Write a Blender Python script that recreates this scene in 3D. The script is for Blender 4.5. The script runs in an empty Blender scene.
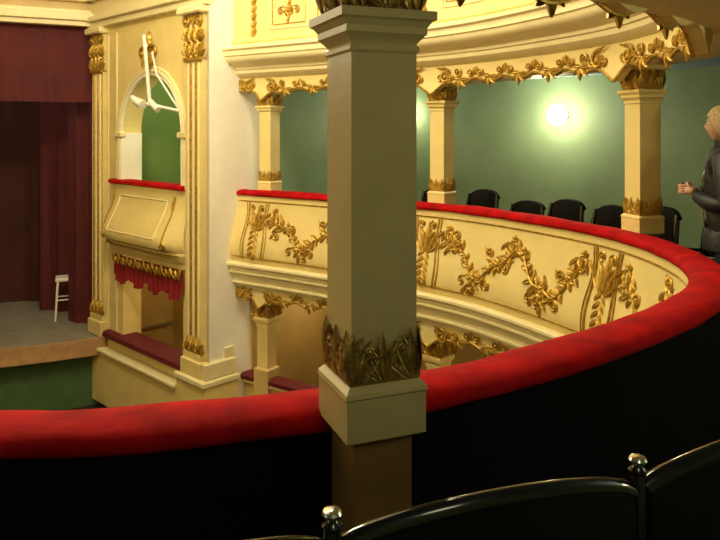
import bpy, math, random
from mathutils import Vector, Matrix, noise
random.seed(7)
EYE=1.65
S=bpy.context.scene
try: S.view_settings.view_transform='Standard'
except Exception: pass

# ---------------------------------------------------------------- materials
def mat(name,col,rough=.6,metal=0,var=.12,scale=6,bump=.0,bscale=40,sheen=0,emit=None,estr=0,coat=0,col2=None,spec=None):
    m=bpy.data.materials.new(name); m.use_nodes=True
    nt=m.node_tree; b=nt.nodes['Principled BSDF']
    b.inputs['Roughness'].default_value=rough; b.inputs['Metallic'].default_value=metal
    if spec is not None: b.inputs['Specular IOR Level'].default_value=spec
    tc=nt.nodes.new('ShaderNodeTexCoord'); n=nt.nodes.new('ShaderNodeTexNoise')
    n.inputs['Scale'].default_value=scale; n.inputs['Detail'].default_value=5
    nt.links.new(tc.outputs['Object'],n.inputs['Vector'])
    r=nt.nodes.new('ShaderNodeValToRGB')
    r.color_ramp.elements[0].position=.3; r.color_ramp.elements[1].position=.7
    c2=col2 or tuple(c*(1-var) for c in col)
    r.color_ramp.elements[0].color=(*c2,1)
    r.color_ramp.elements[1].color=(*[min(1,c*(1+var*.3)) for c in col],1)
    nt.links.new(n.outputs['Fac'],r.inputs['Fac']); nt.links.new(r.outputs['Color'],b.inputs['Base Color'])
    if bump:
        n2=nt.nodes.new('ShaderNodeTexNoise'); n2.inputs['Scale'].default_value=bscale; n2.inputs['Detail'].default_value=4
        nt.links.new(tc.outputs['Object'],n2.inputs['Vector'])
        bp=nt.nodes.new('ShaderNodeBump'); bp.inputs['Strength'].default_value=bump; bp.inputs['Distance'].default_value=.02
        nt.links.new(n2.outputs['Fac'],bp.inputs['Height']); nt.links.new(bp.outputs['Normal'],b.inputs['Normal'])
    if sheen:
        b.inputs['Sheen Weight'].default_value=sheen
        b.inputs['Sheen Tint'].default_value=(1,.1,.08,1)
    if coat: b.inputs['Coat Weight'].default_value=coat
    if emit:
        b.inputs['Emission Color'].default_value=(*emit,1); b.inputs['Emission Strength'].default_value=estr
    return m
CREAM=mat('cream_paint',(.82,.66,.27),.45,bump=.08,bscale=25,var=.1,scale=3)
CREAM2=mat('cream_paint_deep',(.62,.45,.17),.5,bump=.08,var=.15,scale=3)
WHITE=mat('white_plaster',(.94,.90,.80),.6,bump=.06,var=.04)
MOULD=mat('moulding_ivory',(.85,.75,.43),.45,var=.07)
GOLD=mat('aged_gilding',(.56,.34,.05),.40,metal=.5,var=.5,scale=25,bump=.2,bscale=60)
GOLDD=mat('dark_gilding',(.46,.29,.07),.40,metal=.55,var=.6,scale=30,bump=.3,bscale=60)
PILLAR=mat('shaded_pillar_paint',(.64,.51,.24),.42,bump=.12,bscale=14,var=.12,scale=5)  # column cream with the near pillar's shade put into the colour
POST=mat('brown_post',(.25,.14,.045),.4,var=.3)
VELVET=mat('red_velvet',(.46,.002,.004),.85,var=.45,scale=7,bump=.25,bscale=16,sheen=.04,spec=.12)
DVELV=mat('dark_velvet',(.12,.004,.01),.7)
DRAPE=mat('drape_crimson',(.26,.005,.010),.7,var=.3)
BLACK=mat('black_cloth',(.004,.0035,.0035),.9,var=.3,spec=.1)
LACQ=mat('black_lacquer',(.006,.004,.004),.12,var=.2,coat=.4)
LEATH=mat('black_leather',(.006,.005,.005),.6,var=.3,bump=.1,spec=.12)
GREEN=mat('green_wall',(.26,.36,.21),.6,var=.12,scale=2,bump=.08)
GREENB=mat('green_box_wall',(.22,.34,.10),.6,var=.12,scale=2)
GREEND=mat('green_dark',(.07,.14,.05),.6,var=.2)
BLUE=mat('pale_blue_ceiling',(.34,.46,.62),.6,var=.08)
BURG=mat('burgundy_curtain',(.10,.009,.012),.8,var=.25,scale=3)
BROWNC=mat('brown_backdrop',(.07,.014,.010),.85,var=.3,scale=2)
STAGE=mat('stage_boards',(.27,.245,.19),.55,var=.25,scale=4)
WOOD=mat('lip_wood',(.50,.29,.13),.45,var=.25,scale=6)
FLOOR=mat('dark_floor',(.03,.02,.015),.5,var=.3)
TAN=mat('tan_wall',(.58,.39,.13),.6,var=.15,scale=2)
STEEL=mat('polished_steel',(.8,.8,.78),.15,metal=1,var=.05)
WHITEP=mat('white_enamel',(.85,.83,.76),.35,var=.04)
GLOBE=mat('lamp_glass',(1,.95,.8),.3,emit=(1,.93,.56),estr=18)
SKIN=mat('skin',(.62,.36,.25),.5,var=.08,scale=15)
HAIR=mat('blond_hair',(.80,.62,.32),.6,var=.35,scale=60,bump=.6,bscale=120)
JACK=mat('black_jacket',(.008,.009,.011),.55,var=.4,bump=.4,bscale=18)
TROU=mat('dark_trousers',(.015,.017,.028),.8,var=.3)
EYEM=mat('eye_dark',(.03,.02,.02),.2); LIP=mat('lips',(.45,.16,.13),.5)

# ---------------------------------------------------------------- mesh builder
class MB:
    def __init__(s): s.v=[];s.f=[];s.m=[];s.mats=[]
    def mi(s,m):
        if m not in s.mats: s.mats.append(m)
        return s.mats.index(m)
    def add(s,V,F,m,M=None):
        o=len(s.v)
        s.v+= [tuple(M@Vector(p)) if M is not None else tuple(p) for p in V]
        k=s.mi(m)
        for f in F: s.f.append(tuple(i+o for i in f)); s.m.append(k)
    def box(s,a,b,m,M=None,ch=0):
        x0,y0,z0=a;x1,y1,z1=b
        if ch<=0:
            V=[(x0,y0,z0),(x1,y0,z0),(x1,y1,z0),(x0,y1,z0),(x0,y0,z1),(x1,y0,z1),(x1,y1,z1),(x0,y1,z1)]
            s.add(V,[(0,3,2,1),(4,5,6,7),(0,1,5,4),(1,2,6,5),(2,3,7,6),(3,0,4,7)],m,M)
        else:
            V=[]
            for (z,i) in ((z0,ch),(z0+ch,0),(z1-ch,0),(z1,ch)):
                V+=[(x0+i,y0+i,z),(x1-i,y0+i,z),(x1-i,y1-i,z),(x0+i,y1-i,z)]
            F=[(0,3,2,1),(12,13,14,15)]
            for k in range(3):
                for j in range(4):
                    F.append((4*k+j,4*k+(j+1)%4,4*k+4+(j+1)%4,4*k+4+j))
            s.add(V,F,m,M)
    def sq(s,prof,m,M=None,asp=1):
        V=[];F=[]
        for h,z in prof: V+=[(-h,-h*asp,z),(h,-h*asp,z),(h,h*asp,z),(-h,h*asp,z)]
        n=len(prof)
        for k in range(n-1):
            for j in range(4): F.append((4*k+j,4*k+(j+1)%4,4*k+4+(j+1)%4,4*k+4+j))
        F+=[(0,3,2,1),tuple(4*(n-1)+j for j in range(4))]
        s.add(V,F,m,M)
    def lathe(s,prof,m,M=None,seg=16):
        V=[];F=[]
        for r,z in prof:
            for j in range(seg):
                a=2*math.pi*j/seg; V.append((r*math.cos(a),r*math.sin(a),z))
        for k in range(len(prof)-1):
            for j in range(seg): F.append((seg*k+j,seg*k+(j+1)%seg,seg*(k+1)+(j+1)%seg,seg*(k+1)+j))
        F+=[tuple(reversed(range(seg))),tuple(seg*(len(prof)-1)+j for j in range(seg))]
        s.add(V,F,m,M)
    def ell(s,c,r,m,M=None,seg=16,rings=10):
        prof=[(max(1e-4,math.sin(math.pi*k/rings)),-math.cos(math.pi*k/rings)) for k in range(rings+1)]
        T=Matrix.Translation(c)@Matrix.Diagonal((r[0],r[1],r[2],1))
        s.lathe(prof,m,(M@T) if M is not None else T,seg)
    def tube(s,P,R,m,seg=6,M=None,flat=1):
        P=[Vector(p) for p in P]
        if not isinstance(R,(list,tuple)): R=[R]*len(P)
        V=[];F=[];up=None
        for i,p in enumerate(P):
            t=(P[min(i+1,len(P)-1)]-P[max(i-1,0)])
            t=t.normalized() if t.length>1e-9 else Vector((0,0,1))
            if up is None:
                up=Vector((0,0,1)) if abs(t.z)<.9 else Vector((1,0,0))
            a=(up-t*up.dot(t))
            a=a.normalized() if a.length>1e-6 else t.orthogonal().normalized()
            up=a; b=t.cross(a)
            for j in range(seg):
                an=2*math.pi*j/seg; V.append(p+(a*math.cos(an)+b*math.sin(an)*flat)*R[i])
        for k in range(len(P)-1):
            for j in range(seg): F.append((seg*k+j,seg*k+(j+1)%seg,seg*(k+1)+(j+1)%seg,seg*(k+1)+j))
        F+=[tuple(reversed(range(seg))),tuple(seg*(len(P)-1)+j for j in range(seg))]
        s.add(V,F,m,M)
    def obj(s,name,parent=None,smooth=True,ang=.7):
        me=bpy.data.meshes.new(name); me.from_pydata(s.v,[],s.f)
        for m in s.mats: me.materials.append(m)
        me.polygons.foreach_set('material_index',s.m)
        me.polygons.foreach_set('use_smooth',[smooth]*len(s.f))
        me.update()
        if smooth:
            try: me.set_sharp_from_angle(angle=ang)
            except Exception: pass
        o=bpy.data.objects.new(name,me); S.collection.objects.link(o)
        if parent: o.parent=parent
        return o
def empty(name):
    e=bpy.data.objects.new(name,None); S.collection.objects.link(e); return e

# ---------------------------------------------------------------- horseshoe curve
ctrl=[(-7.3,8.3),(-7.0,7.0),(-6.3,5.4),(-5.2,3.85),(-3.9,2.75),(-2.4,2.12),(-1.036,2.01),(-.4,2.1),(.2,2.34),(.6,2.6),(1.0,2.9),(1.38,3.25),(1.70,3.62),(1.92,4.03),(2.04,4.5),(2.06,5.1),(1.92,5.75),(1.37,6.83),(.757,7.57),(-.364,8.49),(-1.6,9.33),(-1.74,9.425)]
def catmull(c,n=24):
    out=[]
    for i in range(len(c)-1):
        p0=Vector(c[max(i-1,0)]);p1=Vector(c[i]);p2=Vector(c[i+1]);p3=Vector(c[min(i+2,len(c)-1)])
        for k in range(n):
            t=k/n
            out.append(.5*((2*p1)+(p2-p0)*t+(2*p0-5*p1+4*p2-p3)*t*t+(3*p1-p0-3*p2+p3)*t**3))
    out.append(Vector(c[-1])); return out
def resample(P,ds):
    L=[0]
    for i in range(1,len(P)): L.append(L[-1]+(P[i]-P[i-1]).length)
    n=int(L[-1]/ds); out=[];j=0
    for k in range(n+1):
        d=L[-1]*k/n
        while j<len(L)-2 and L[j+1]<d: j+=1
        t=(d-L[j])/max(1e-9,L[j+1]-L[j]); out.append(P[j].lerp(P[j+1],t))
    return out,L[-1]
P,_=resample(catmull(ctrl),.05)
for it in range(30):
    P=[P[0]]+[(P[i-1]+2*P[i]+P[i+1])/4 for i in range(1,len(P)-1)]+[P[-1]]
P,LEN=resample(P,.05)
NP=len(P); DS=LEN/(NP-1)
T=[(P[min(i+2,NP-1)]-P[max(i-2,0)]).normalized() for i in range(NP)]
def at(s):
    x=min(max(s/DS,0),NP-1.001); i=int(x); t=x-i
    p=P[i].lerp(P[i+1],t); tt=T[i].lerp(T[i+1],t).normalized()
    return p,tt,Vector((-tt.y,tt.x))
def nearest(x,y):
    return min(range(NP),key=lambda i:(P[i]-Vector((x,y))).length)*DS
def SP(s,d,z):
    p,t,n=at(s); q=p+n*d; return Vector((q.x,q.y,z))
def sweep(mb,prof,m,s0=0,s1=None,ds=.08,close=False,fn=None):
    s1=LEN if s1 is None else s1
    n=max(2,int((s1-s0)/ds)); k=len(prof); V=[];F=[]
    for i in range(n+1):
        s=s0+(s1-s0)*i/n
        for j,(d,z) in enumerate(prof):
            if fn: d,z=fn(s,j,d,z)
            V.append(SP(s,d,z))
    kk=k if close else k-1
    for i in range(n):
        for j in range(kk):
            a=i*k+j;b=i*k+(j+1)%k; F.append((a,b,b+k,a+k))
    if close: F+=[tuple(range(k)),tuple(reversed([n*k+j for j in range(k)]))]
    mb.add(V,F,m)

cA=Vector((-1.2,9.3));cB=Vector((.91,7.76));cC=Vector((2.26,5.60));cD=Vector((.03,1.955))
sA,sB,sC,sD=[nearest(*c) for c in (cA,cB,cC,cD)]
sE=nearest(1.78,3.55)
bays=[sD-7.4,sD-5,sD-2.5,sD,sE,sC,sB,sA,LEN]

# ---------------------------------------------------------------- balcony structure
FP=[(.0,.80),(.0,.72),(.015,.60),(.045,.45),(.085,.30),(.12,.16),(.135,.06),(.13,-.02),(.10,-.08)]
def face_at(h):
    for i in range(len(FP)-1):
        d0,z0=FP[i];d1,z1=FP[i+1]
        if z0>=h>=z1: return d0+(d1-d0)*(z0-h)/(z0-z1)
    return FP[-1][0] if h<FP[-1][1] else 0
mb=MB()
sweep(mb,[(-.17,.79),(-.06,.79)]+FP,CREAM)
sweep(mb,[(.10,-.08),(.16,-.085),(.175,-.10),(.175,-.125),(.15,-.14),(.12,-.16),(.12,-.20),(.135,-.21),(.135,-.225),(.09,-.24),(.07,-.29),(.07,-.34),(.085,-.35),(.085,-.37),(.03,-.38),(.02,-.43),(-.35,-.43)],MOULD)
sweep(mb,[(-.175,.80),(-.175,0)],BLACK)
for h in (.715,-.0):
    mb.tube([SP(s*.1,face_at(h)+.004,h) for s in range(int(LEN/.1))],.008,GOLD,5)
mb.obj('balcony_parapet')
mb=MB()
def cush(s,j,d,z):
    w=noise.noise(Vector((s*2.2,j*.25,0)))*.009+noise.noise(Vector((s*7,j*.3,4)))*.003
    return d+w*.3,z+w
sweep(mb,[(-.178,.782),(-.192,.788),(-.203,.803),(-.203,.82),(-.190,.838),(-.165,.85),(-.12,.858),(-.07,.857),(-.02,.85),(.01,.835),(.022,.812),(.018,.785),(-.05,.775)],VELVET,ds=.04,fn=cush,close=True)
mb.obj('velvet_rail_cushion',ang=3)

mb=MB(); sweep(mb,[(-.17,0),(-2.9,0),(-2.9,-.1),(-2.9,-.42),(-.34,-.43)],FLOOR); mb.obj('floor_balcony')
ENT=[(-.42,2.36),(-.42,2.16),(-.06,2.16),(-.06,2.34),(-.01,2.36),(.03,2.40),(.03,2.44),(.05,2.45),(.05,2.48),(.10,2.51),(.17,2.54),(.20,2.58),(.20,2.61),(.22,2.62),(.22,2.68),(.25,2.70),(.25,2.715),(.08,2.73),(.08,2.78)]
mb=MB(); sweep(mb,ENT[:4],CREAM); sweep(mb,ENT[3:],MOULD)
sweep(mb,[(.08,2.78),(.10,2.80),(.10,2.84),(.07,2.86),(.07,3.42),(.10,3.45),(.14,3.50),(.14,3.58),(-.1,3.6),(-.1,2.7)],CREAM)
def frame(mb,s0,s1,z0,z1,d,r,m):
    pts=[]
    n=8
    pts+=[SP(s0+(s1-s0)*i/n,d,z0) for i in range(n+1)]
    pts+=[SP(s1,d,z0+(z1-z0)*i/3) for i in range(1,4)]
    pts+=[SP(s1-(s1-s0)*i/n,d,z1) for i in range(1,n+1)]
    pts+=[SP(s0,d,z1-(z1-z0)*i/3) for i in range(1,4)]
    mb.tube(pts,r,m,5)
mb.obj('upper_tier_parapet')
mb=MB(); sweep(mb,[(-.40,2.36),(-2.9,2.36)],BLUE); mb.obj('ceiling_balcony')
mb=MB(); sweep(mb,[(.0,2.7),(-2.9,2.7)],FLOOR); mb.obj('floor_upper_tier')
mb=MB(); sweep(mb,[(-2.7,-.05),(-2.7,2.37)],GREEN); mb.obj('wall_rear_balcony')
mb=MB(); sweep(mb,[(-2.7,2.6),(-2.7,6.6)],CREAM2); mb.obj('wall_rear_upper')
mb=MB(); sweep(mb,[(-1.9,-2.62),(-1.9,-.40)],TAN); mb.obj('wall_rear_stalls')
mb=MB()
sweep(mb,[(-.2,-2.62),(-.1,-2.62),(-.1,-1.75),(-.06,-1.72),(-.06,-1.66),(-.25,-1.66),(-.25,-2.62)],CREAM2)
sweep(mb,[(-.05,-1.68),(-.04,-1.63),(-.08,-1.6),(-.22,-1.6),(-.27,-1.63),(-.27,-1.68)],DVELV)
mb.obj('stalls_parapet')

# ---------------------------------------------------------------- ornament helpers
LP=[.12,.75,1,.97,.82,.52,.06]
def leaf(mb,f,a,h,ang,L,W,m,thick=.018):
    ca,sa=math.cos(ang),math.sin(ang); V=[];F=[];n=6
    def pt(x,y,o): return f(a+x*ca-y*sa,h+x*sa+y*ca,o)
    for i in range(n+1):
        t=i/n; w=W*.5*LP[i]; x=L*t; c=W*.25*math.sin(t*2.2)
        o=thick*(.45+.8*math.sin(math.pi*t))
        V+=[pt(x,-w+c,0.0),pt(x,-w*.45+c,o),pt(x,c,o*.75),pt(x,w*.45+c,o),pt(x,w+c,0.0)]
    for i in range(n):
        for j in range(4): F.append((5*i+j,5*i+j+1,5*i+j+6,5*i+j+5))
    mb.add(V,F,m)
def rosette(mb,f,a,h,R,m,n=6):
    for k in range(n): leaf(mb,f,a,h,2*math.pi*k/n+.3,R,R*.85,m,R*.28)
    c=f(a,h,R*.25); mb.ell(c,(R*.28,)*3,m,seg=8,rings=5)
def scroll(mb,f,a,h,R,m,start=0,turn=1.4,flip=1,r=.012,tail=0):
    pts=[];rad=[];n=int(14*turn)
    if tail:
        ex=math.cos(start)*R;ey=math.sin(start)*R
        tx,ty=math.sin(start)*flip,-math.cos(start)*flip
        for q in (1,.66,.33):
            pts.append(f(a+ex+tx*tail*q+ex*.25*q*q,h+ey+ty*tail*q+ey*.25*q*q,r*.6)); rad.append(r*(1-.6*q))
    for i in range(n+1):
        t=i/n; rr=R*(1-.8*t); an=start+flip*turn*2*math.pi*t
        pts.append(f(a+rr*math.cos(an),h+rr*math.sin(an),r*.6)); rad.append(r*(1-.3*t))
    mb.tube(pts,rad,m,5)
    mb.ell(pts[-1],(r*1.5,)*3,m,seg=7,rings=5)
def acanthus(mb,f,a,h,w,H,m,th=.02):
    leaf(mb,f,a,h,math.pi/2,H,w*.5,m,th*1.2)
    for sd in (1,-1):
        leaf(mb,f,a+sd*w*.08,h,math.pi/2-sd*.40,H*.82,w*.36,m,th)
        leaf(mb,f,a+sd*w*.12,h,math.pi/2-sd*.85,H*.60,w*.32,m,th)
        leaf(mb,f,a+sd*w*.10,h+H*.45,math.pi/2-sd*.7,H*.35,w*.24,m,th)
fFace=lambda a,h,o: SP(a,face_at(h)+o,h)
# ---------------------------------------------------------------- garlands and consoles on balcony face
mb=MB()
def garland(s0,s1):
    L=s1-s0; n=int(L/.04); pts=[]
    def hh(t): return .34+.15*math.cos(2*math.pi*2*t+.3)+.04*math.sin(2*math.pi*5*t)
    for i in range(n+1):
        t=i/n; a=s0+L*t; h=hh(t); pts.append(fFace(a,h,.012))
        sl=math.atan2(hh(t+.01)-hh(t-.01),.02*L)
        sz=.12+.03*math.sin(9*t*math.pi)
        sd=1 if i%2 else -1
        leaf(mb,fFace,a,h,sl+sd*(.6+.5*random.random()),sz*(.7+.5*random.random()),.054,GOLD,.022)
        if i%3==0: leaf(mb,fFace,a,h,sl+(-sd)*(1.1+.4*random.random()),sz*.85,.048,GOLD,.02)
        if i%8==4: rosette(mb,fFace,a,h+.01,.07,GOLD)
        if i%6==0 and 2<i<n-2:
            up=1 if (i//6)%2 else -1
            scroll(mb,fFace,a+.04,h+up*.13,.06,GOLD,start=-1.5*up,flip=up,turn=1.3,r=.013,tail=.10)
            leaf(mb,fFace,a+.08,h+up*.10,up*.9,.10,.045,GOLD,.018)
    mb.tube(pts,.013,GOLD,5)
    for t in (0.02,.5,.98):
        a=s0+L*t; rosette(mb,fFace,a,.60,.055,GOLD)
        for q in range(5): leaf(mb,fFace,a+(q-2)*.035,.58,-math.pi/2+(q-2)*.4,.13,.048,GOLD,.018)
    for t in (.25,.75):
        a=s0+L*t; rosette(mb,fFace,a,.17,.085,GOLD,7); leaf(mb,fFace,a,.12,-math.pi/2,.13,.06,GOLD)
        for sd in (1,-1):
            leaf(mb,fFace,a,.15,-math.pi/2+sd*.8,.12,.05,GOLD)
            scroll(mb,fFace,a+sd*.17,.13,.05,GOLD,start=1.57,flip=-sd,turn=1.3,r=.012,tail=.08)
for i in range(len(bays)-1):
    b0,b1=bays[i],bays[i+1]
    if b1-b0>1: garland(b0+.26,b1-.26)
for b in bays[1:-1]:
    for o in (-.19,-.15,.15,.19):
        mb.tube([fFace(b+o*(1+.10*math.sin(h*9)),h,.006) for h in [.70-.04*k for k in range(19)]],.012 if abs(o)<.17 else .007,GOLD,5)
    acanthus(mb,fFace,b,.34,.2,.32,GOLD,.02)
    for k in range(5):
        h=.36-.07*k
        for sd in (1,-1): leaf(mb,fFace,b,h,-math.pi/2+sd*.8,.11,.05,GOLD,.015)
    scroll(mb,fFace,b,.02,.06,GOLD,start=1.6,turn=1.3,r=.014)
    for sd in (1,-1): scroll(mb,fFace,b+sd*.07,.64,.045,GOLD,start=-1.6,turn=1.3,r=.012,flip=sd)
mb.obj('gilded_garland_relief')

def lambrequin(name,ztop,d,amp,drop,gold):
    mb=MB()
    for i in range(len(bays)-1):
        b0,b1=bays[i],bays[i+1]; L=b1-b0
        if L<.3: continue
        m=max(1,round(L/.42))
        def zb(s):
            t=(s-b0)/L; e=abs(2*t-1)
            return ztop-drop-amp*e**6-.05*abs(math.cos(t*math.pi*m))**2
        n=max(4,int(L/.03)); V=[];F=[]
        for k in range(n+1):
            s=b0+L*k/n; z=zb(s)
            V+=[SP(s,d,ztop),SP(s,d+.02,z),SP(s,d-.05,z),SP(s,d-.05,ztop)]
        for k in range(n):
            for j in range(3): F.append((4*k+j,4*k+j+1,4*k+j+5,4*k+j+4))
        mb.add(V,F,CREAM)
        f=lambda a,h,o: SP(a,d+.02+o,h)
        mb.tube([f(b0+L*k/n,zb(b0+L*k/n),.005) for k in range(n+1)],.013,gold,5)
        for q in range(m):
            s=b0+L*(q+.5)/m; z=zb(s)
            for sd in (1,-1):
                scroll(mb,f,s-sd*.07,z+.06,.045,gold,start=0 if sd>0 else 3.14,turn=1.2,flip=-sd,r=.012,tail=.05)
            leaf(mb,f,s,z+.03,math.pi/2,.09,.05,gold)
            s2=b0+L*q/m
            if q:
                z2=zb(s2)
                leaf(mb,f,s2,z2+.06,-math.pi/2,.12,.06,gold)
                for sd in (1,-1):
                    leaf(mb,f,s2,z2+.05,-math.pi/2+sd*.9,.11,.045,gold); leaf(mb,f,s2,z2+.06,-math.pi/2+sd*1.6,.12,.04,gold)
        for (c,sd) in ((b0,1),(b1,-1)):
            scroll(mb,f,c+sd*.19,ztop-.12,.08,gold,start=1.5,turn=1.4,flip=-sd,r=.015,tail=.1)
            scroll(mb,f,c+sd*.36,ztop-.09,.05,gold,start=-1.5,turn=1.3,flip=sd,r=.012,tail=.08)
    return mb.obj(name)
lambrequin('gilded_lambrequin',2.345,-.055,.10,.16,GOLD)
lambrequin('gilded_lambrequin',-.42,.0,.12,.10,GOLD)

mb=MB()
fU=lambda a,h,o: SP(a,.07+o,h)
for i in range(3,len(bays)-1):
    b0,b1=bays[i],bays[i+1]
    if b1-b0<1: continue
    L=b1-b0
    for k in range(3):
        a0=b0+.2+(L-.4)*k/3+.05; a1=b0+.2+(L-.4)*(k+1)/3-.05
        frame(mb,a0,a1,2.94,3.36,.075,.012,MOULD); frame(mb,a0+.05,a1-.05,2.99,3.31,.073,.007,GOLD)
        c=(a0+a1)/2
        rosette(mb,fU,c,3.15,.08,GOLD,8)
        for sd in (1,-1):
            scroll(mb,fU,c+sd*.13,3.15,.05,GOLD,start=1.5,flip=-sd,r=.011,tail=.06); leaf(mb,fU,c,3.15+sd*.06,sd*1.57,.1,.06,GOLD)
for b in bays[3:-1]:
    for k in range(5): leaf(mb,fU,b,3.38-.1*k,-1.57,.13,.10,GOLD,.03)
    for sd in (-1,1): mb.tube([fU(b+sd*.12,2.9+.1*k,.0) for k in range(6)],.01,MOULD,5)
mb.obj('upper_tier_relief')

# ---------------------------------------------------------------- columns
def column_mesh(name,shaftm,gold):
    mb=MB(); w=.095
    mb.sq([(.085,0.0),(.085,.845)],POST)
    mb.sq([(.100,.825),(.114,.835),(.114,.945),(.118,.95),(.116,.962),(.104,.975),(w,.98)],shaftm)
    mb.sq([(w,.96),(w,1.855),(w+.006,1.862),(w+.006,1.873),(w,1.88),(w+.002,1.885),(w+.016,1.902),(w+.022,1.907),(w+.022,1.925),(w+.032,1.94),(w+.042,1.945),(w+.042,1.968),(w+.02,1.972)],shaftm)
    mb.sq([(w+.004,1.97),(w+.008,2.09),(w+.025,2.12)],gold)
    mb.sq([(w+.03,2.12),(w+.055,2.13),(w+.055,2.16),(w+.03,2.17)],shaftm)
    mb.sq([(w+.002,.975),(w+.008,.982),(w+.006,1.04),(w+.002,1.05)],gold)
    for q in range(4):
        R=Matrix.Rotation(q*math.pi/2,4,'Z')
        f=lambda a,h,o: R@Vector((a,-(w+.004)-o,h))
        acanthus(mb,f,0,.98,.075,.135,gold,.007)
        for sd in (1,-1):
            leaf(mb,f,sd*w*.93,.98,math.pi/2+sd*.05,.14,.045,gold,.008)
            leaf(mb,f,sd*w*.80,.98,math.pi/2+sd*.35,.12,.035,gold,.008)
            leaf(mb,f,sd*w*.72,.98,math.pi/2+sd*.75,.09,.03,gold,.008)
            leaf(mb,f,sd*w*.90,1.06,math.pi/2+sd*.6,.05,.025,gold,.007)
            scroll(mb,f,sd*.046,1.065,.017,gold,start=-1.5,turn=1.2,flip=sd,r=.006,tail=.04)
        f2=lambda a,h,o: R@Vector((a,-(w+.010)-o-max(0,h-2.0)*.2,h))
        acanthus(mb,f2,0,1.972,.09,.115,gold,.012)
        for sd in (1,-1):
            leaf(mb,f2,sd*w*.95,1.972,math.pi/2,.13,.05,gold,.014)
            leaf(mb,f2,sd*w*.7,1.972,math.pi/2+sd*.1,.10,.045,gold,.010)
            scroll(mb,f2,sd*.08,2.085,.032,gold,start=3.14 if sd>0 else 0,turn=1.3,flip=-sd,r=.009)
        rosette(mb,f2,0,2.11,.026,gold,5)
    return mb
def place(o,p,z=0,s=None):
    t=at(s)[1] if s is not None else Vector((1,0))
    o.location=(p.x,p.y,z); o.rotation_euler=(0,0,math.atan2(t.y,t.x))
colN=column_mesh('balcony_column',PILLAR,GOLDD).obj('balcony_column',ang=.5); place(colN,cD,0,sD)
cf=column_mesh('balcony_column',CREAM,GOLD).obj('balcony_column',ang=.5); place(cf,cC,0,sC)
for c,s in ((cB,sB),(cA,sA)):
    o=bpy.data.objects.new('balcony_column',cf.data); S.collection.objects.link(o); place(o,c,0,s)
for s,d in ((sE,-.44),(sD-2.5,-.25),(sD-5,-.25)):
    o=bpy.data.objects.new('balcony_column',cf.data); S.collection.objects.link(o); q=SP(s,d,0); place(o,q,0,s)
mb=MB()
mb.sq([(.12,-2.62),(.12,-1.5),(.10,-1.48)],CREAM2)
mb.sq([(.09,-1.6),(.09,-.95),(.10,-.93),(.10,-.90),(.115,-.88),(.13,-.85),(.13,-.82),(.10,-.80)],CREAM)
mb.sq([(.10,-.81),(.11,-.6),(.14,-.56)],CREAM); mb.sq([(.15,-.56),(.17,-.53),(.17,-.48),(.15,-.43)],MOULD)
for q in range(4):
    R=Matrix.Rotation(q*math.pi/2,4,'Z')
    f2=lambda a,h,o: R@Vector((a,-.112-o-max(0,h+.7)*.2,h))
    acanthus(mb,f2,0,-.81,.13,.2,GOLD,.022)
    for sd in (1,-1):
        acanthus(mb,f2,sd*.09,-.81,.08,.16,GOLD,.018); scroll(mb,f2,sd*.10,-.61,.05,GOLD,start=3.14 if sd>0 else 0,turn=1.3,flip=-sd,r=.013)
lc=mb.obj('stalls_column',ang=.5)
for k,s in enumerate((sA,sB,sC,sE,sD-2.5,sD)):
    o=lc if k==0 else bpy.data.objects.new('stalls_column',lc.data)
    if k: S.collection.objects.link(o)
    place(o,SP(s,-.16,0),0,s)

# ---------------------------------------------------------------- proscenium box wall
P1=Vector((-1.95,9.05)); U=Vector((-.716,.698)).normalized(); N=Vector((-U.y,U.x))
MX=Matrix(((U.x,N.x,0,P1.x),(U.y,N.y,0,P1.y),(0,0,1,EYE),(0,0,0,1)))
BOT=-4.27; TOP=5.0
mb=MB()
UL,UR,UE=2.32,.62,3.28; uc=(UL+UR)/2; AR=(UL-UR)/2; SPR=-.05
mb.box((0,-.3,BOT),(UR,0,TOP),CREAM,MX); mb.box((UL,-.3,BOT),(UE,0,TOP),CREAM,MX)
mb.box((UR,-.3,BOT),(UL,0,-3.2),CREAM,MX)
mb.box((UR,-.3,-1.9),(UL,0,-.82),CREAM,MX)
n=28;V=[];F=[]
for k in range(n+1):
    a=math.pi*k/n; x=uc+AR*math.cos(a); z=SPR+AR*math.sin(a)
    V+=[(x,0,z),(x,0,TOP),(x,-.3,z),(x,-.3,TOP)]
for k in range(n):
    F+=[(4*k,4*k+1,4*k+5,4*k+4),(4*k,4*k+4,4*k+6,4*k+2),(4*k+2,4*k+3,4*k+7,4*k+6)]
mb.add(V,F,CREAM,MX)
mb.obj('wall_proscenium_box',smooth=False)
mb=MB()
for rr,r,m in ((.05,.035,MOULD),(.10,.022,MOULD),(.0,.02,WHITE)):
    pts=[(uc+AR+rr,.02,-.8),(uc+AR+rr,.02,-.3)]+[(uc+(AR+rr)*math.cos(math.pi*k/30),.02,SPR+(AR+rr)*math.sin(math.pi*k/30)) for k in range(31)]+[(uc-AR-rr,.02,-.3),(uc-AR-rr,.02,-.8)]
    mb.tube(pts,r,m,8,MX)
mb.box((UL-.02,-.3,-.82),(UL+.0,.02,SPR),WHITE,MX)
for x in (uc+AR+.05,uc-AR-.05): mb.box((x-.1,-.02,SPR-.06),(x+.1,.07,SPR+.02),MOULD,MX,.012)
mb.obj('arch_moulding')
fB=lambda a,h,o: MX@Vector((a,.02+o,h))
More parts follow.
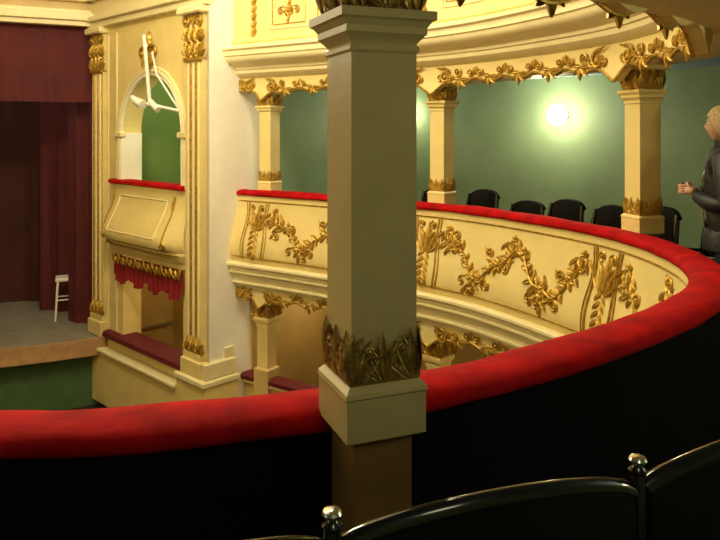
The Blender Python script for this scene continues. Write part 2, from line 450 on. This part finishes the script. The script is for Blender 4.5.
def pilaster(u0,u1):
    mb=MB(); w=u1-u0; c=(u0+u1)/2
    mb.box((u0,-.02,-3.2),(u1,.06,1.6),CREAM,MX,.01)
    n=max(3,int(w/.08))
    for k in range(n):
        x=u0+.05+(w-.1)*(k+.5)/n
        mb.tube([(x,.065,-2.70),(x,.065,.88)],.016,GOLD if k%2 else MOULD,6,MX)
    mb.box((u0-.03,-.02,-3.25),(u1+.03,.12,-3.0),CREAM,MX,.02)
    mb.box((u0-.01,-.02,-3.0),(u1+.01,.09,-2.92),CREAM,MX,.01)
    f=lambda a,h,o: MX@Vector((a,.065+o,h))
    for k in range(3):
        x=u0+w*(k+.5)/3
        acanthus(mb,f,x,-2.92,w*.4,.2,GOLD,.03)
        acanthus(mb,f,x,.95,w*.40,.26,GOLD,.035)
        acanthus(mb,f,x,1.15,w*.40,.22,GOLD,.045)
    mb.box((u0,.0,.9),(u1,.10,.96),GOLD,MX,.01)
    for sd,x in ((1,u1-.06),(-1,u0+.06)): scroll(mb,f,x,1.42,.09,GOLD,start=3.14 if sd>0 else 0,turn=1.4,flip=-sd,r=.025)
    rosette(mb,f,c,1.45,.08,GOLD)
    mb.box((u0-.06,-.02,1.52),(u1+.06,.16,1.62),MOULD,MX,.02)
    return mb.obj('fluted_pilaster')
pilaster(.06,.47); pilaster(2.86,3.24)
mb=MB()
for z0,z1,d in ((1.62,1.72,.10),(1.72,1.80,.16),(1.80,2.05,.08),(2.05,2.12,.18),(2.12,2.2,.26)):
    mb.box((-.02,-.05,z0),(UE+.05,d,z1),MOULD,MX,.01)
mb.obj('trim_entablature')
mb=MB()
mb.box((-.10,-.42,-3.30),(UR-.02,.16,-3.22),MOULD,MX,.015); mb.box((-.08,-.4,BOT),(UR-.02,.12,-3.30),CREAM,MX,.01)
mb.box((UR-.02,-.1,BOT),(UE+.05,.12,-3.42),CREAM,MX,.01); mb.box((UR-.02,-.1,-3.46),(UE+.08,.17,-3.40),MOULD,MX,.015)
mb.box((-.06,-.38,-3.22),(-.0,.1,-3.0),MOULD,MX,.02)
mb.obj('trim_plinth')
mb=MB()
for x in (2.50,2.78): mb.tube([(x,.01,-3.1),(x,.01,1.5)],.014,MOULD,5,MX)
mb.tube([(.53,.01,-3.1),(.53,.01,1.5)],.014,MOULD,5,MX)
mb.obj('trim_panel_mould')
mb=MB()
u0,u1=.50,2.66
prof=[(-.05,-.80),(.06,-.80),(.08,-.83),(.06,-.88),(.065,-.95),(.09,-1.06),(.14,-1.18),(.21,-1.30),(.28,-1.43),(.31,-1.53),(.28,-1.61),(.19,-1.66),(.20,-1.67),(.20,-1.71),(.14,-1.74),(.12,-1.79),(.07,-1.81),(.06,-1.88),(-.05,-1.90)]
n=32;V=[];F=[];k=len(prof)
for i in range(n+1):
    t=i/n; e=min(1,min(t,1-t)*5); e=(1-(1-e)**2)**.5
    for d,z in prof: V.append((u0+(u1-u0)*t,d*(.25+.75*e) if d>0 else d,z))
for i in range(n):
    for j in range(k-1): F.append((i*k+j,i*k+j+1,i*k+k+j+1,i*k+k+j))
F+=[tuple(range(k)),tuple(reversed([n*k+j for j in range(k)]))]
mb.add(V,F,CREAM,MX)
def bp(h):
    for i in range(len(prof)-1):
        if prof[i][1]>=h>=prof[i+1][1] and prof[i][1]>prof[i+1][1]:
            return prof[i][0]+(prof[i+1][0]-prof[i][0])*(prof[i][1]-h)/(prof[i][1]-prof[i+1][1])
    return .06
def fb2(a,h,o):
    t=(a-u0)/(u1-u0); e=min(1,max(0,min(t,1-t))*5); e=(1-(1-e)**2)**.5
    return MX@Vector((a,bp(h)*(.25+.75*e)+o,h))
A0,A1=u0+.40,u1-.40
fr=[fb2(A0+(A1-A0)*i/8,-.98,.004) for i in range(9)]+[fb2(A1,-.98-.5*i/6,.004) for i in range(1,7)]+[fb2(A1-(A1-A0)*i/8,-1.48,.004) for i in range(1,9)]+[fb2(A0,-1.48+.5*i/6,.004) for i in range(1,7)]
mb.tube(fr,.010,MOULD,5)
for x in (u0+.22,u1-.22):
    mb.tube([fb2(x,h,.004) for h in [-.9-.07*i for i in range(11)]],.012,GOLD,5)
    scroll(mb,fb2,x,-1.57,.06,GOLD,start=1.57,r=.014); leaf(mb,fb2,x,-.9,-1.57,.22,.07,GOLD)
mb.tube([fb2(u0+(u1-u0)*(.02+.96*i/30),-1.69,.006) for i in range(31)],.012,GOLD,5)
mb.obj('proscenium_box_parapet')
mb=MB()
pr=[(-.15,-.82),(.07,-.82),(.10,-.80),(.09,-.765),(.05,-.75),(-.12,-.75),(-.15,-.77)]
mb.add([(u,d,z) for u in (.52,2.62) for d,z in pr],[(j,(j+1)%7,(j+1)%7+7,j+7) for j in range(7)]+[tuple(range(7)),tuple(range(13,6,-1))],VELVET,MX)
mb.obj('box_velvet_rail')
mb=MB()
pr=[(-.25,-3.22),(.10,-3.22),(.13,-3.19),(.12,-3.14),(.08,-3.12),(-.22,-3.12),(-.25,-3.15)]
mb.add([(u,d,z) for u in (.54,2.75) for d,z in pr],[(j,(j+1)%7,(j+1)%7+7,j+7) for j in range(7)]+[tuple(range(7)),tuple(range(13,6,-1))],DVELV,MX)
mb.obj('lower_box_velvet_rail')
mb=MB(); V=[];F=[];n=160
for i in range(n+1):
    t=i/n; u=.54+1.96*t; d=.05+.02*math.sin(i*.55)
    zb=-2.20-.13*abs(math.sin(t*math.pi*4))
    V+=[(u,.05,-1.9),(u,d,-2.0),(u,d*1.2,zb)]
for i in range(n):
    for j in range(2): F.append((3*i+j,3*i+j+1,3*i+j+4,3*i+j+3))
mb.add(V,F,DRAPE,MX)
f=lambda a,h,o: MX@Vector((a,.09+o,h))
for q in range(8):
    c=.68+q*.245
    mb.tube([f(c-.12+.24*i/8,-1.90-.11*math.sin(math.pi*i/8),.0) for i in range(9)],.018,GOLD,5)
    leaf(mb,f,c-.12,-1.86,-1.57,.17,.07,GOLD)
    for sd in (1,-1): leaf(mb,f,c,-1.90,-1.57+sd*.6,.10,.05,GOLD)
mb.obj('red_drape_valance')
mb=MB()
acanthus(mb,fB,uc+.05,.86,.26,.3,GOLD,.05); rosette(mb,fB,uc+.05,1.2,.12,GOLD,8)
for sd in (1,-1): scroll(mb,fB,uc+.05+sd*.16,1.12,.08,GOLD,start=1.5,flip=-sd,r=.02,tail=.15)
leaf(mb,fB,uc+.05,1.2,1.57,.22,.12,GOLD,.04)
mb.obj('gilded_keystone_cartouche')
mb=MB()
mb.box((.3,-1.9,-1.75),(3.0,-1.8,1.1),GREENB,MX); mb.box((.3,-1.9,-1.75),(.4,-.3,1.1),GREENB,MX); mb.box((2.9,-1.9,-1.75),(3.0,-.3,1.1),GREENB,MX)
mb.box((.3,-1.9,1.1),(3.0,-.3,1.2),GREENB,MX)
mb.obj('wall_box_interior',smooth=False)
mb=MB(); mb.box((.3,-1.9,-1.85),(3.0,-.28,-1.75),FLOOR,MX); mb.obj('floor_box')
mb=MB()
mb.box((.3,-1.3,-4.2),(3.0,-1.2,-1.86),TAN,MX); mb.box((.3,-1.3,-4.2),(.4,-.3,-1.86),TAN,MX); mb.box((2.9,-1.3,-4.2),(3.0,-.3,-1.86),TAN,MX)
mb.obj('wall_lower_box_interior',smooth=False)
mb=MB(); mb.box((-.0,-3.4,BOT),(.14,-.0,TOP),WHITE,MX)
mb.box((-.012,-.84,BOT),(.0,-.0,TOP),WHITE,MX)
mb.box((-.03,-3.3,-1.66),(.0,-.84,.72),GREEN,MX); mb.box((-.03,-3.3,BOT),(.0,-.66,-2.06),TAN,MX)
mb.box((-.035,-.36,-3.0),(-.012,-.22,-2.86),MOULD,MX,.004)
mb.obj('wall_white_return',smooth=False)

mb=MB()
def L3(px,py,Y): return Vector(((px-360)/700*Y,Y,EYE-(py-130)/700*Y))
mb.tube([L3(144,35,9.75),L3(150,105,9.75)],.026,WHITEP,8)
mb.tube([L3(152,52,9.75),L3(157,75,9.7),L3(178,108,9.55)],.014,WHITEP,8)
mb.tube([L3(134,101,9.8),L3(180,111,9.5)],.022,WHITEP,8)
mb.tube([L3(146,45,9.75),L3(146,45,10.15)],.03,WHITEP,8)
mb.tube([L3(132,97,9.8),L3(136,101,9.74),L3(143,105,9.66)],[.03,.055,.07],WHITEP,12)
mb.tube([L3(150,101,9.72),L3(158,110,9.6)],[.04,.045],WHITEP,10)
mb.obj('stage_spotlight_bracket')

# ---------------------------------------------------------------- proscenium and stage
Vd=Vector((-.9,-.43)).normalized(); Q=P1+U*3.25; Nn=Vector((-Vd.y,Vd.x))
if Nn.dot(Vector((.43,-.9)))<0: Nn=-Nn
M2=Matrix(((Vd.x,Nn.x,0,Q.x),(Vd.y,Nn.y,0,Q.y),(0,0,1,EYE),(0,0,0,1)))
mb=MB()
mb.box((-.1,-.35,1.72),(5.2,.0,TOP),CREAM2,M2); mb.box((5.0,-.35,BOT),(5.6,.0,TOP),CREAM2,M2)
mb.obj('wall_proscenium',smooth=False)
mb=MB()
for z0,z1,d in ((1.66,1.74,.06),(1.74,1.86,.12),(1.86,1.92,.05),(2.05,2.14,.12)): mb.box((-.05,-.1,z0),(5.1,d,z1),MOULD,M2,.01)
mb.obj('trim_proscenium')
def curtain(name,pts,z0,z1,m,amp=.05,freq=9,M=None):
    mb=MB(); R,L=resample([Vector(p) for p in pts],.03); V=[];F=[];n=len(R);rows=6
    for i,p in enumerate(R):
        t=(R[min(i+1,n-1)]-R[max(i-1,0)]).normalized(); nn=Vector((-t.y,t.x)); s=i*.03
        for r in range(rows+1):
            a=amp*(.5+.5*r/rows)*(math.sin(s*freq*2)+.4*math.sin(s*freq*4.7+1+r*.2))
            q=p+nn*a; V.append((q.x,q.y,z1+(z0-z1)*r/rows))
    for i in range(n-1):
        for r in range(rows): k=rows+1; F.append((i*k+r,i*k+r+1,i*k+k+r+1,i*k+k+r))
    mb.add(V,F,m,M); return mb.obj(name,ang=3)
curtain('stage_valance_curtain',[(0.0,-.15),(5.0,-.15)],.45,1.72,BURG,.02,6,M2)
curtain('stage_leg_curtain',[(-4.36,11.66),(-4.98,11.9)],-1.60,3.6,BURG,.03,9)
curtain('stage_leg_curtain',[(-4.9,12.45),(-5.78,12.65)],-1.60,3.6,BURG,.03,8)
curtain('stage_backdrop_curtain',[(-3.6,13.9),(-11,12.2)],-1.6,3.9,BROWNC,.04,4)
mb=MB()
fl=[(-3.2,11.75),(-4.0,11.02),(-4.65,10.66),(-5.3,10.38),(-6.2,10.0),(-7.2,9.4),(-9.2,8.6),(-12,12),(-11,14.5),(-3,15)]
V=[(x,y,-1.6) for x,y in fl]+[(x,y,-1.66) for x,y in fl]; n=len(fl)
mb.add(V,[tuple(range(n))],STAGE)
fr=fl[1:7]
V=[];F=[]
for x,y in fr: V+=[(x,y,-1.595),(x+.01,y-.03,-1.60),(x+.01,y-.03,-1.86),(x,y,-1.88)]
for i in range(len(fr)-1):
    for j in range(3): F.append((4*i+j,4*i+j+1,4*i+j+5,4*i+j+4))
mb.add(V,F,WOOD)
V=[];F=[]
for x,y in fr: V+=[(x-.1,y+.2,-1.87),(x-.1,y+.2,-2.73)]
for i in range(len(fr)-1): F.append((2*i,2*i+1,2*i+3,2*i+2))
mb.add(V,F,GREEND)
mb.obj('stage_platform',smooth=False)
mb=MB()
mb.box((-.17,-.17,.66),(.17,.17,.72),WHITEP,None,.015)
for x in (-1,1):
    for y in (-1,1):
        mb.tube([(x*.13,y*.13,.67),(x*.17,y*.17,0)],[.02,.016],WHITEP,8)
    mb.tube([(x*.155,-.155,.25),(x*.155,.155,.25)],.011,WHITEP,6); mb.tube([(-.15,x*.15,.35),(.15,x*.15,.35)],.011,WHITEP,6)
o=mb.obj('wooden_stool'); o.location=(-5.08,12.1,-1.6); o.rotation_euler=(0,0,.4)

# ---------------------------------------------------------------- room shell
mb=MB(); mb.box((-13,-2,-2.85),(8,16,-2.72),FLOOR); mb.obj('floor_stalls')
mb=MB(); mb.box((-13,-2,6.6),(8,16,6.7),WHITE); mb.obj('ceiling')
mb=MB(); mb.box((-12.2,8,-2.72),(-12,16,6.6),BROWNC); mb.obj('wall_stage_left')
mb=MB(); mb.box((-12,15,-2.72),(-2.5,15.2,6.6),BROWNC); mb.obj('wall_stage_back')
mb=MB(); mb.box((-3.6,13.0,-2.72),(-3.4,15,6.6),BROWNC); mb.obj('wall_stage_right')
p,t,nn=at(0.0)
mb=MB()
Mw=Matrix(((nn.x,-t.x,0,p.x),(nn.y,-t.y,0,p.y),(0,0,1,0),(0,0,0,1)))
mb.box((-2.9,0,-2.72),(.2,.2,6.6),CREAM2,Mw); mb.obj('wall_left_return')

# ---------------------------------------------------------------- wall lamp
def wall_lamp(s,z,power):
    p,t,n=at(s); base=p-n*2.69
    mb=MB()
    M=Matrix(((n.x,t.x,0,base.x),(n.y,t.y,0,base.y),(0,0,1,z),(0,0,0,1)))
    R=M@Matrix.Rotation(math.pi/2,4,'Y')
    mb.lathe([(.10,0),(.10,.02),(.05,.035),(.04,.06)],MOULD,R,20)
    mb.ell((.13,0,0),(.10,.14,.14),GLOBE,M,20,12)
    mb.obj('wall_lamp')
    l=bpy.data.lights.new('lamp_light','POINT'); l.energy=power; l.color=(1,.90,.58); l.shadow_soft_size=.14
    o=bpy.data.objects.new('lamp_light',l); S.collection.objects.link(o); o.location=M@Vector((.50,0,0))
def pxs(s):
    q=at(s)[0]-at(s)[2]*2.56; return 360+700*q.x/q.y
best=min((abs(pxs(s)-557),s) for s in [sC-.5+.02*k for k in range(220)])[1]
lp=at(best)[0]-at(best)[2]*2.56
wall_lamp(best,EYE+(130-115)/700*lp.y,34)
wall_lamp(sE-.2,1.9,24); wall_lamp(sD-2.6,1.9,13); wall_lamp(sA-.7,1.9,9)

# ---------------------------------------------------------------- chairs
def chair_mesh():
    mb=MB()
    for x in (-1,1):
        mb.tube([(x*.21,-.24,0),(x*.22,-.20,.45),(x*.225,-.25,.80),(x*.21,-.28,.95)],[.018,.022,.02,.018],LACQ,8)
        mb.tube([(x*.22,.22,0),(x*.22,.2,.42)],[.016,.022],LACQ,8)
        mb.tube([(x*.225,-.22,.66),(x*.25,0,.68),(x*.24,.17,.66),(x*.23,.2,.6),(x*.22,.19,.44)],.017,LACQ,8)
        mb.tube([(x*.22,-.21,.2),(x*.22,.21,.2)],.011,LACQ,6)
    mb.box((-.23,-.23,.40),(.23,.24,.43),LACQ,None,.01); mb.box((-.22,-.2,.43),(.22,.23,.49),LEATH,None,.025)
    V=[];F=[];n=16
    for i in range(n+1):
        t=i/n*2-1; x=.225*t; y=-.26-.05*(1-t*t); top=1.0-.05*abs(t)**5-.03*t*t
        for (o,z) in ((.0,.60),(.022,.66),(.022,top-.03),(.012,top),(-.012,top),(-.022,top-.03),(-.022,.66),(.0,.60)):
            V.append((x,y+o-(z-.6)*.08,z))
    for i in range(n):
        for j in range(7): F.append((8*i+j,8*i+j+1,8*i+9+j,8*i+8+j))
    F+=[tuple(range(7)),tuple(reversed([8*n+j for j in range(7)]))]
    mb.add(V,F,LEATH)
    mb.tube([(.225*(i/8-1),-.28-.05*(1-(i/8-1)**2)-.03,.99-.05*abs(i/8-1)**5-.03*(i/8-1)**2) for i in range(17)],.02,LEATH,8)
    return mb
ch=None
css=[(sC+.0,.93,-.86),(sC+.42,.95,-.66),(sC+1.04,.89,-.78),(sC+1.50,.90,-.78),(sB+.02,.93,-.78),(sB+.62,.92,-.78),(sB+1.9,.90,-.78),(sB-.48,.84,-.80)]
for k,(s,sc,dd) in enumerate(css):
    if ch is None: ch=chair_mesh().obj('theatre_chair'); o=ch
    else: o=bpy.data.objects.new('theatre_chair',ch.data); S.collection.objects.link(o)
    p,t,n=at(s); q=p+n*dd; o.location=(q.x,q.y,0); o.rotation_euler=(0,0,math.atan2(n.y,n.x)-math.pi/2+random.uniform(-.1,.1)); o.scale=(.92,1,sc)

mb=MB(); kn=[Vector((-1.02,.83)),Vector((-.5,.90)),Vector((-.0435,1.088)),Vector((.502,1.265)),Vector((1.0,1.52))]
ZT=1.045
for k in kn:
    mb.tube([(k.x,k.y,0),(k.x,k.y,ZT-.015)],.015,LACQ,10)
    M=Matrix.Translation((k.x,k.y,ZT-.017)); mb.lathe([(.010,0),(.016,.003),(.017,.008),(.010,.014),(.008,.020)],LACQ,M,14)
    mb.lathe([(.008,.020),(.015,.023),(.0165,.027),(.014,.031),(.006,.033)],STEEL,M,16)
for a,b in zip(kn[:-1],kn[1:]):
    d=(b-a); L=d.length; t=d/L; n=Vector((-t.y,t.x))
    V=[];F=[];m=24;cr=[]
    for i in range(m+1):
        u=i/m; q=a+d*(.03+.94*u)-n*(.03*math.sin(math.pi*u)); e=math.sin(math.pi*u)
        top=ZT-.038+.048*e**.7
        cr.append(Vector((q.x,q.y,top-.008)))
        for (o,z) in ((.0,.56),(.016,.60),(.016,top-.03),(.012,top-.012),(.0,top-.008),(-.012,top-.012),(-.016,top-.03),(-.016,.60)):
            V.append((q.x+n.x*o,q.y+n.y*o,z))
    for i in range(m):
        for j in range(8): F.append((8*i+j,8*i+(j+1)%8,8*i+8+(j+1)%8,8*i+8+j))
    F+=[tuple(range(8)),tuple(reversed([8*m+j for j in range(8)]))]
    mb.add(V,F,LEATH)
    mb.tube(cr,.017,LACQ,10)
    M=Matrix(((t.x,n.x,0,a.x),(t.y,n.y,0,a.y),(0,0,1,0),(0,0,0,1)))
    mb.box((.04,.0,.40),(L-.04,.38,.44),LACQ,M,.01); mb.box((.05,.02,.44),(L-.05,.38,.49),LEATH,M,.02)
    for x in (.01,L-.01):
        mb.tube([M@Vector((x,0,.68)),M@Vector((x,.2,.69)),M@Vector((x,.34,.66)),M@Vector((x,.35,0))],.018,LACQ,8)
mb.obj('theatre_seat_row')

# ---------------------------------------------------------------- person
def skinmesh(verts,edges,rad,root=0,sub=2):
    me=bpy.data.meshes.new('t'); me.from_pydata(verts,edges,[]); o=bpy.data.objects.new('t',me); S.collection.objects.link(o)
    o.modifiers.new('Skin','SKIN')
    sv=me.skin_vertices[0].data
    for i,r in enumerate(rad):
        sv[i].radius=(r,r) if not isinstance(r,tuple) else r
        sv[i].use_root=(i==root)
    m=o.modifiers.new('Sub','SUBSURF'); m.levels=sub; m.render_levels=sub
    dg=bpy.context.evaluated_depsgraph_get(); dg.update()
    ev=o.evaluated_get(dg); r=bpy.data.meshes.new_from_object(ev)
    out=([tuple(v.co) for v in r.vertices],[tuple(p.vertices) for p in r.polygons])
    bpy.data.objects.remove(o); return out
HY=-.055
def build_person():
    E=empty('standing_man')
    V=[(0,0,.98),(0,0,1.12),(0,.01,1.28),(0,.0,1.42),(0,.01,1.50),(0,.02,1.57),
       (.10,0,1.44),(.19,0,1.41),(.245,-.01,1.27),(.27,-.01,1.13),(.20,.12,1.16),(.10,.26+HY,1.22),
       (-.10,0,1.44),(-.19,0,1.41),(-.245,-.01,1.27),(-.27,-.01,1.13),(-.20,.12,1.15),(-.09,.26+HY,1.19),
       (.09,0,.92),(.10,.0,.72),(.10,.02,.50),(.105,-.01,.30),(.105,-.02,.10),(.11,.03,.05),(.115,.16,.03),
       (-.09,0,.92),(-.10,.0,.72),(-.10,.04,.50),(-.105,.01,.30),(-.105,.0,.10),(-.11,.05,.05),(-.115,.18,.03)]
    Ed=[(0,1),(1,2),(2,3),(3,4),(4,5),(3,6),(6,7),(7,8),(8,9),(9,10),(10,11),(3,12),(12,13),(13,14),(14,15),(15,16),(16,17),
        (0,18),(18,19),(19,20),(20,21),(21,22),(22,23),(23,24),(0,25),(25,26),(26,27),(27,28),(28,29),(29,30),(30,31)]
    Rd=[.175,.17,.18,.165,.07,.055,.115,.10,.085,.075,.06,.045,.115,.10,.085,.075,.06,.045,.105,.09,.068,.062,.045,.045,.035,.105,.09,.068,.062,.045,.045,.035]
    v,f=skinmesh(V,Ed,Rd)
    me=bpy.data.meshes.new('body'); me.from_pydata(v,[],f)
    for m in (JACK,TROU,SKIN,LACQ): me.materials.append(m)
    for p in me.polygons:
        z=p.center.z; x=abs(p.center.x)
        p.material_index=0 if z>.82 else (1 if z>.09 else 3)
        if z>1.53 and x<.1: p.material_index=2
        p.use_smooth=True
    for vv in me.vertices:
        if vv.co.z>.86:
            w=noise.noise(vv.co*14)*.008; vv.co+=Vector((w,w,0))
    o=bpy.data.objects.new('body',me); S.collection.objects.link(o); o.parent=E
    mb=MB()
    mb.lathe([(.165,.80),(.182,.81),(.180,.90),(.16,.95)],JACK,Matrix.Diagonal((1.08,.95,1,1)),24)
    mb.lathe([(.085,1.49),(.095,1.51),(.090,1.565),(.078,1.575),(.07,1.52)],JACK,Matrix.Translation((0,.012,0)),20)
    mb.tube([(0,.150,.9),(0,.172,1.1),(0,.172,1.3),(0,.125,1.46)],.006,STEEL,6)
    mb.obj('jacket_trim',E)
    mb=MB(); V=[];F=[];nu,nv=28,22
    hc=Vector((0,.045,1.69))
    for j in range(nv+1):
        ph=math.pi*j/nv; z=math.cos(ph)
        for i in range(nu):
            th=2*math.pi*i/nu; x=math.sin(ph)*math.cos(th); y=math.sin(ph)*math.sin(th)
            X=x*.076;Y=y*.095;Z=z*.118
            if z<0: X*=1-.28*(-z)**1.3; Y=Y*(1-.12*(-z)) + .012*(-z)
            if y>0:
                Y+=.022*math.exp(-((x/.16)**2+((z+.15)/.17)**2))
                Y-=.010*math.exp(-(((abs(x)-.38)/.18)**2+((z-.05)/.12)**2))
                Y+=.007*math.exp(-((x/.35)**2+((z+.52)/.1)**2))
                Y+=.010*math.exp(-((x/.3)**2+((z+.85)/.15)**2))
                Y+=.004*math.exp(-((z-.25)/.1)**2)
            V.append(hc+Vector((X,Y,Z)))
    for j in range(nv):
        for i in range(nu): F.append((j*nu+i,j*nu+(i+1)%nu,(j+1)*nu+(i+1)%nu,(j+1)*nu+i))
    mb.add(V,F,SKIN)
    for sd in (1,-1):
        mb.ell(hc+Vector((sd*.029,.082,.006)),(.013,.01,.008),WHITEP,None,10,6); mb.ell(hc+Vector((sd*.029,.0905,.006)),(.006,.004,.006),EYEM,None,8,5)
        mb.tube([hc+Vector((sd*.014,.094,.026)),hc+Vector((sd*.03,.092,.031)),hc+Vector((sd*.046,.08,.026))],.0035,HAIR,5)
        mb.ell(hc+Vector((sd*.084,-.0,-.015)),(.011,.02,.030),SKIN,None,10,8)
    mb.tube([hc+Vector((-.024,.083,-.062)),hc+Vector((0,.093,-.061)),hc+Vector((.024,.083,-.062))],[.002,.005,.002],LIP,6)
    V=[];F=[]
    for j in range(17):
        for i in range(nu):
            th=2*math.pi*i/nu; y=math.sin(th)
            k=min(1,max(0,(y-.05)/.75)); k=k*k*(3-2*k)
            lim=2.25*(1-k)+1.15*k
            ph=lim*j/16
            nz=1-.15*max(0,ph-1.7)
            q=Vector((math.sin(ph)*math.cos(th)*.092*nz,math.sin(ph)*y*.112*nz,math.cos(ph)*.136))
            q*=1+.05*noise.noise(q*70)
            V.append(hc+q+Vector((0,-.004,.002)))
    for j in range(16):
        for i in range(nu): F.append((j*nu+i,j*nu+(i+1)%nu,(j+1)*nu+(i+1)%nu,(j+1)*nu+i))
    mb.add(V,F,HAIR)
    mb.obj('head',E,ang=3)
    for sd in (1,-1):
        w=Vector((sd*.095,.265+HY,1.205))
        V=[tuple(w),tuple(w+Vector((-sd*.02,.035,.012))),tuple(w+Vector((-sd*.03,.07,.02)))]; E2=[(0,1),(1,2)]; R=[.024,.03,.03]
        v,f=skinmesh(V,E2,R)
        mm=MB(); mm.add(v,f,SKIN)
        for k in range(4):
            b=w+Vector((-sd*.03,.07,.02))+Vector((0,.012,.026-.017*k)); l=[.032,.036,.034,.026][k]
            pts=[b-Vector((0,.03,0)),b+Vector((0,.012,0)),b+Vector((-sd*l*.7,.03,0)),b+Vector((-sd*l*1.3,.018,0))]
            v,f=skinmesh([tuple(p) for p in pts],[(0,1),(1,2),(2,3)],[.009,.0095,.0085,.007],0,1); mm.add(v,f,SKIN)
        b=w+Vector((-sd*.02,.03,.03)); pts=[b,b+Vector((-sd*.01,.02,.025)),b+Vector((-sd*.03,.03,.04))]
        v,f=skinmesh([tuple(p) for p in pts],[(0,1),(1,2)],[.012,.010,.008],0,1); mm.add(v,f,SKIN)
        mm.obj('hand_right' if sd>0 else 'hand_left',E,ang=3)
    mb=MB(); mb.box((-.055,.345+HY,1.19),(.055,.365+HY,1.265),LACQ,None,.006); mb.lathe([(.022,0),(.022,.02),(.018,.024)],LACQ,Matrix.Translation((0,.365+HY,1.23))@Matrix.Rotation(-math.pi/2,4,'X'),16)
    mb.obj('camera_held',E)
    return E
man=build_person()
F_=Vector((-.80,.50)).normalized()
man.location=(2.60,4.93,0); man.rotation_euler=(0,0,math.atan2(F_.y,F_.x)-math.pi/2)

# ---------------------------------------------------------------- lights
def point(x,y,z,e,c=(1,.8,.5),r=.3):
    l=bpy.data.lights.new('point_light','POINT'); l.energy=e; l.color=c; l.shadow_soft_size=r
    o=bpy.data.objects.new('point_light',l); S.collection.objects.link(o); o.location=(x,y,z)
point(-2.6,6.2,4.6,480,(1,.87,.56),.45)
point(-.1,5.9,4.9,220,(1,.91,.68),.4)  # added second house light, whiter, to brighten the white return wall
point(-3.6,5.0,2.8,130,(1,.87,.56),.3)
q=MX@Vector((1.5,-.9,.75)); point(q.x,q.y,q.z,30,(1,.92,.62),.1)
q=MX@Vector((1.5,-.8,-2.2)); point(q.x,q.y,q.z,13,(1,.78,.38),.1)
for s in (sA-.5,sB-1,sC+.2):
    q=SP(s,-1.0,-.75); point(q.x,q.y,q.z,12,(1,.78,.40),.1)
point(-6.5,11.3,3.0,36,(1,.87,.70),.3)
point(.5,.2,2.2,9,(1,.84,.5),.2)  # added weak fill beside the camera, lifts the near column; no fixture
w=bpy.data.worlds.new('world'); S.world=w; w.use_nodes=True
w.node_tree.nodes['Background'].inputs[0].default_value=(1,.85,.6,1); w.node_tree.nodes['Background'].inputs[1].default_value=.03

cam=bpy.data.cameras.new('camera'); co=bpy.data.objects.new('camera',cam); S.collection.objects.link(co)
co.location=(0,0,EYE); co.rotation_euler=(math.pi/2,0,0); cam.lens=35; cam.sensor_width=36; cam.shift_y=-140/720; cam.clip_start=.05
S.camera=co
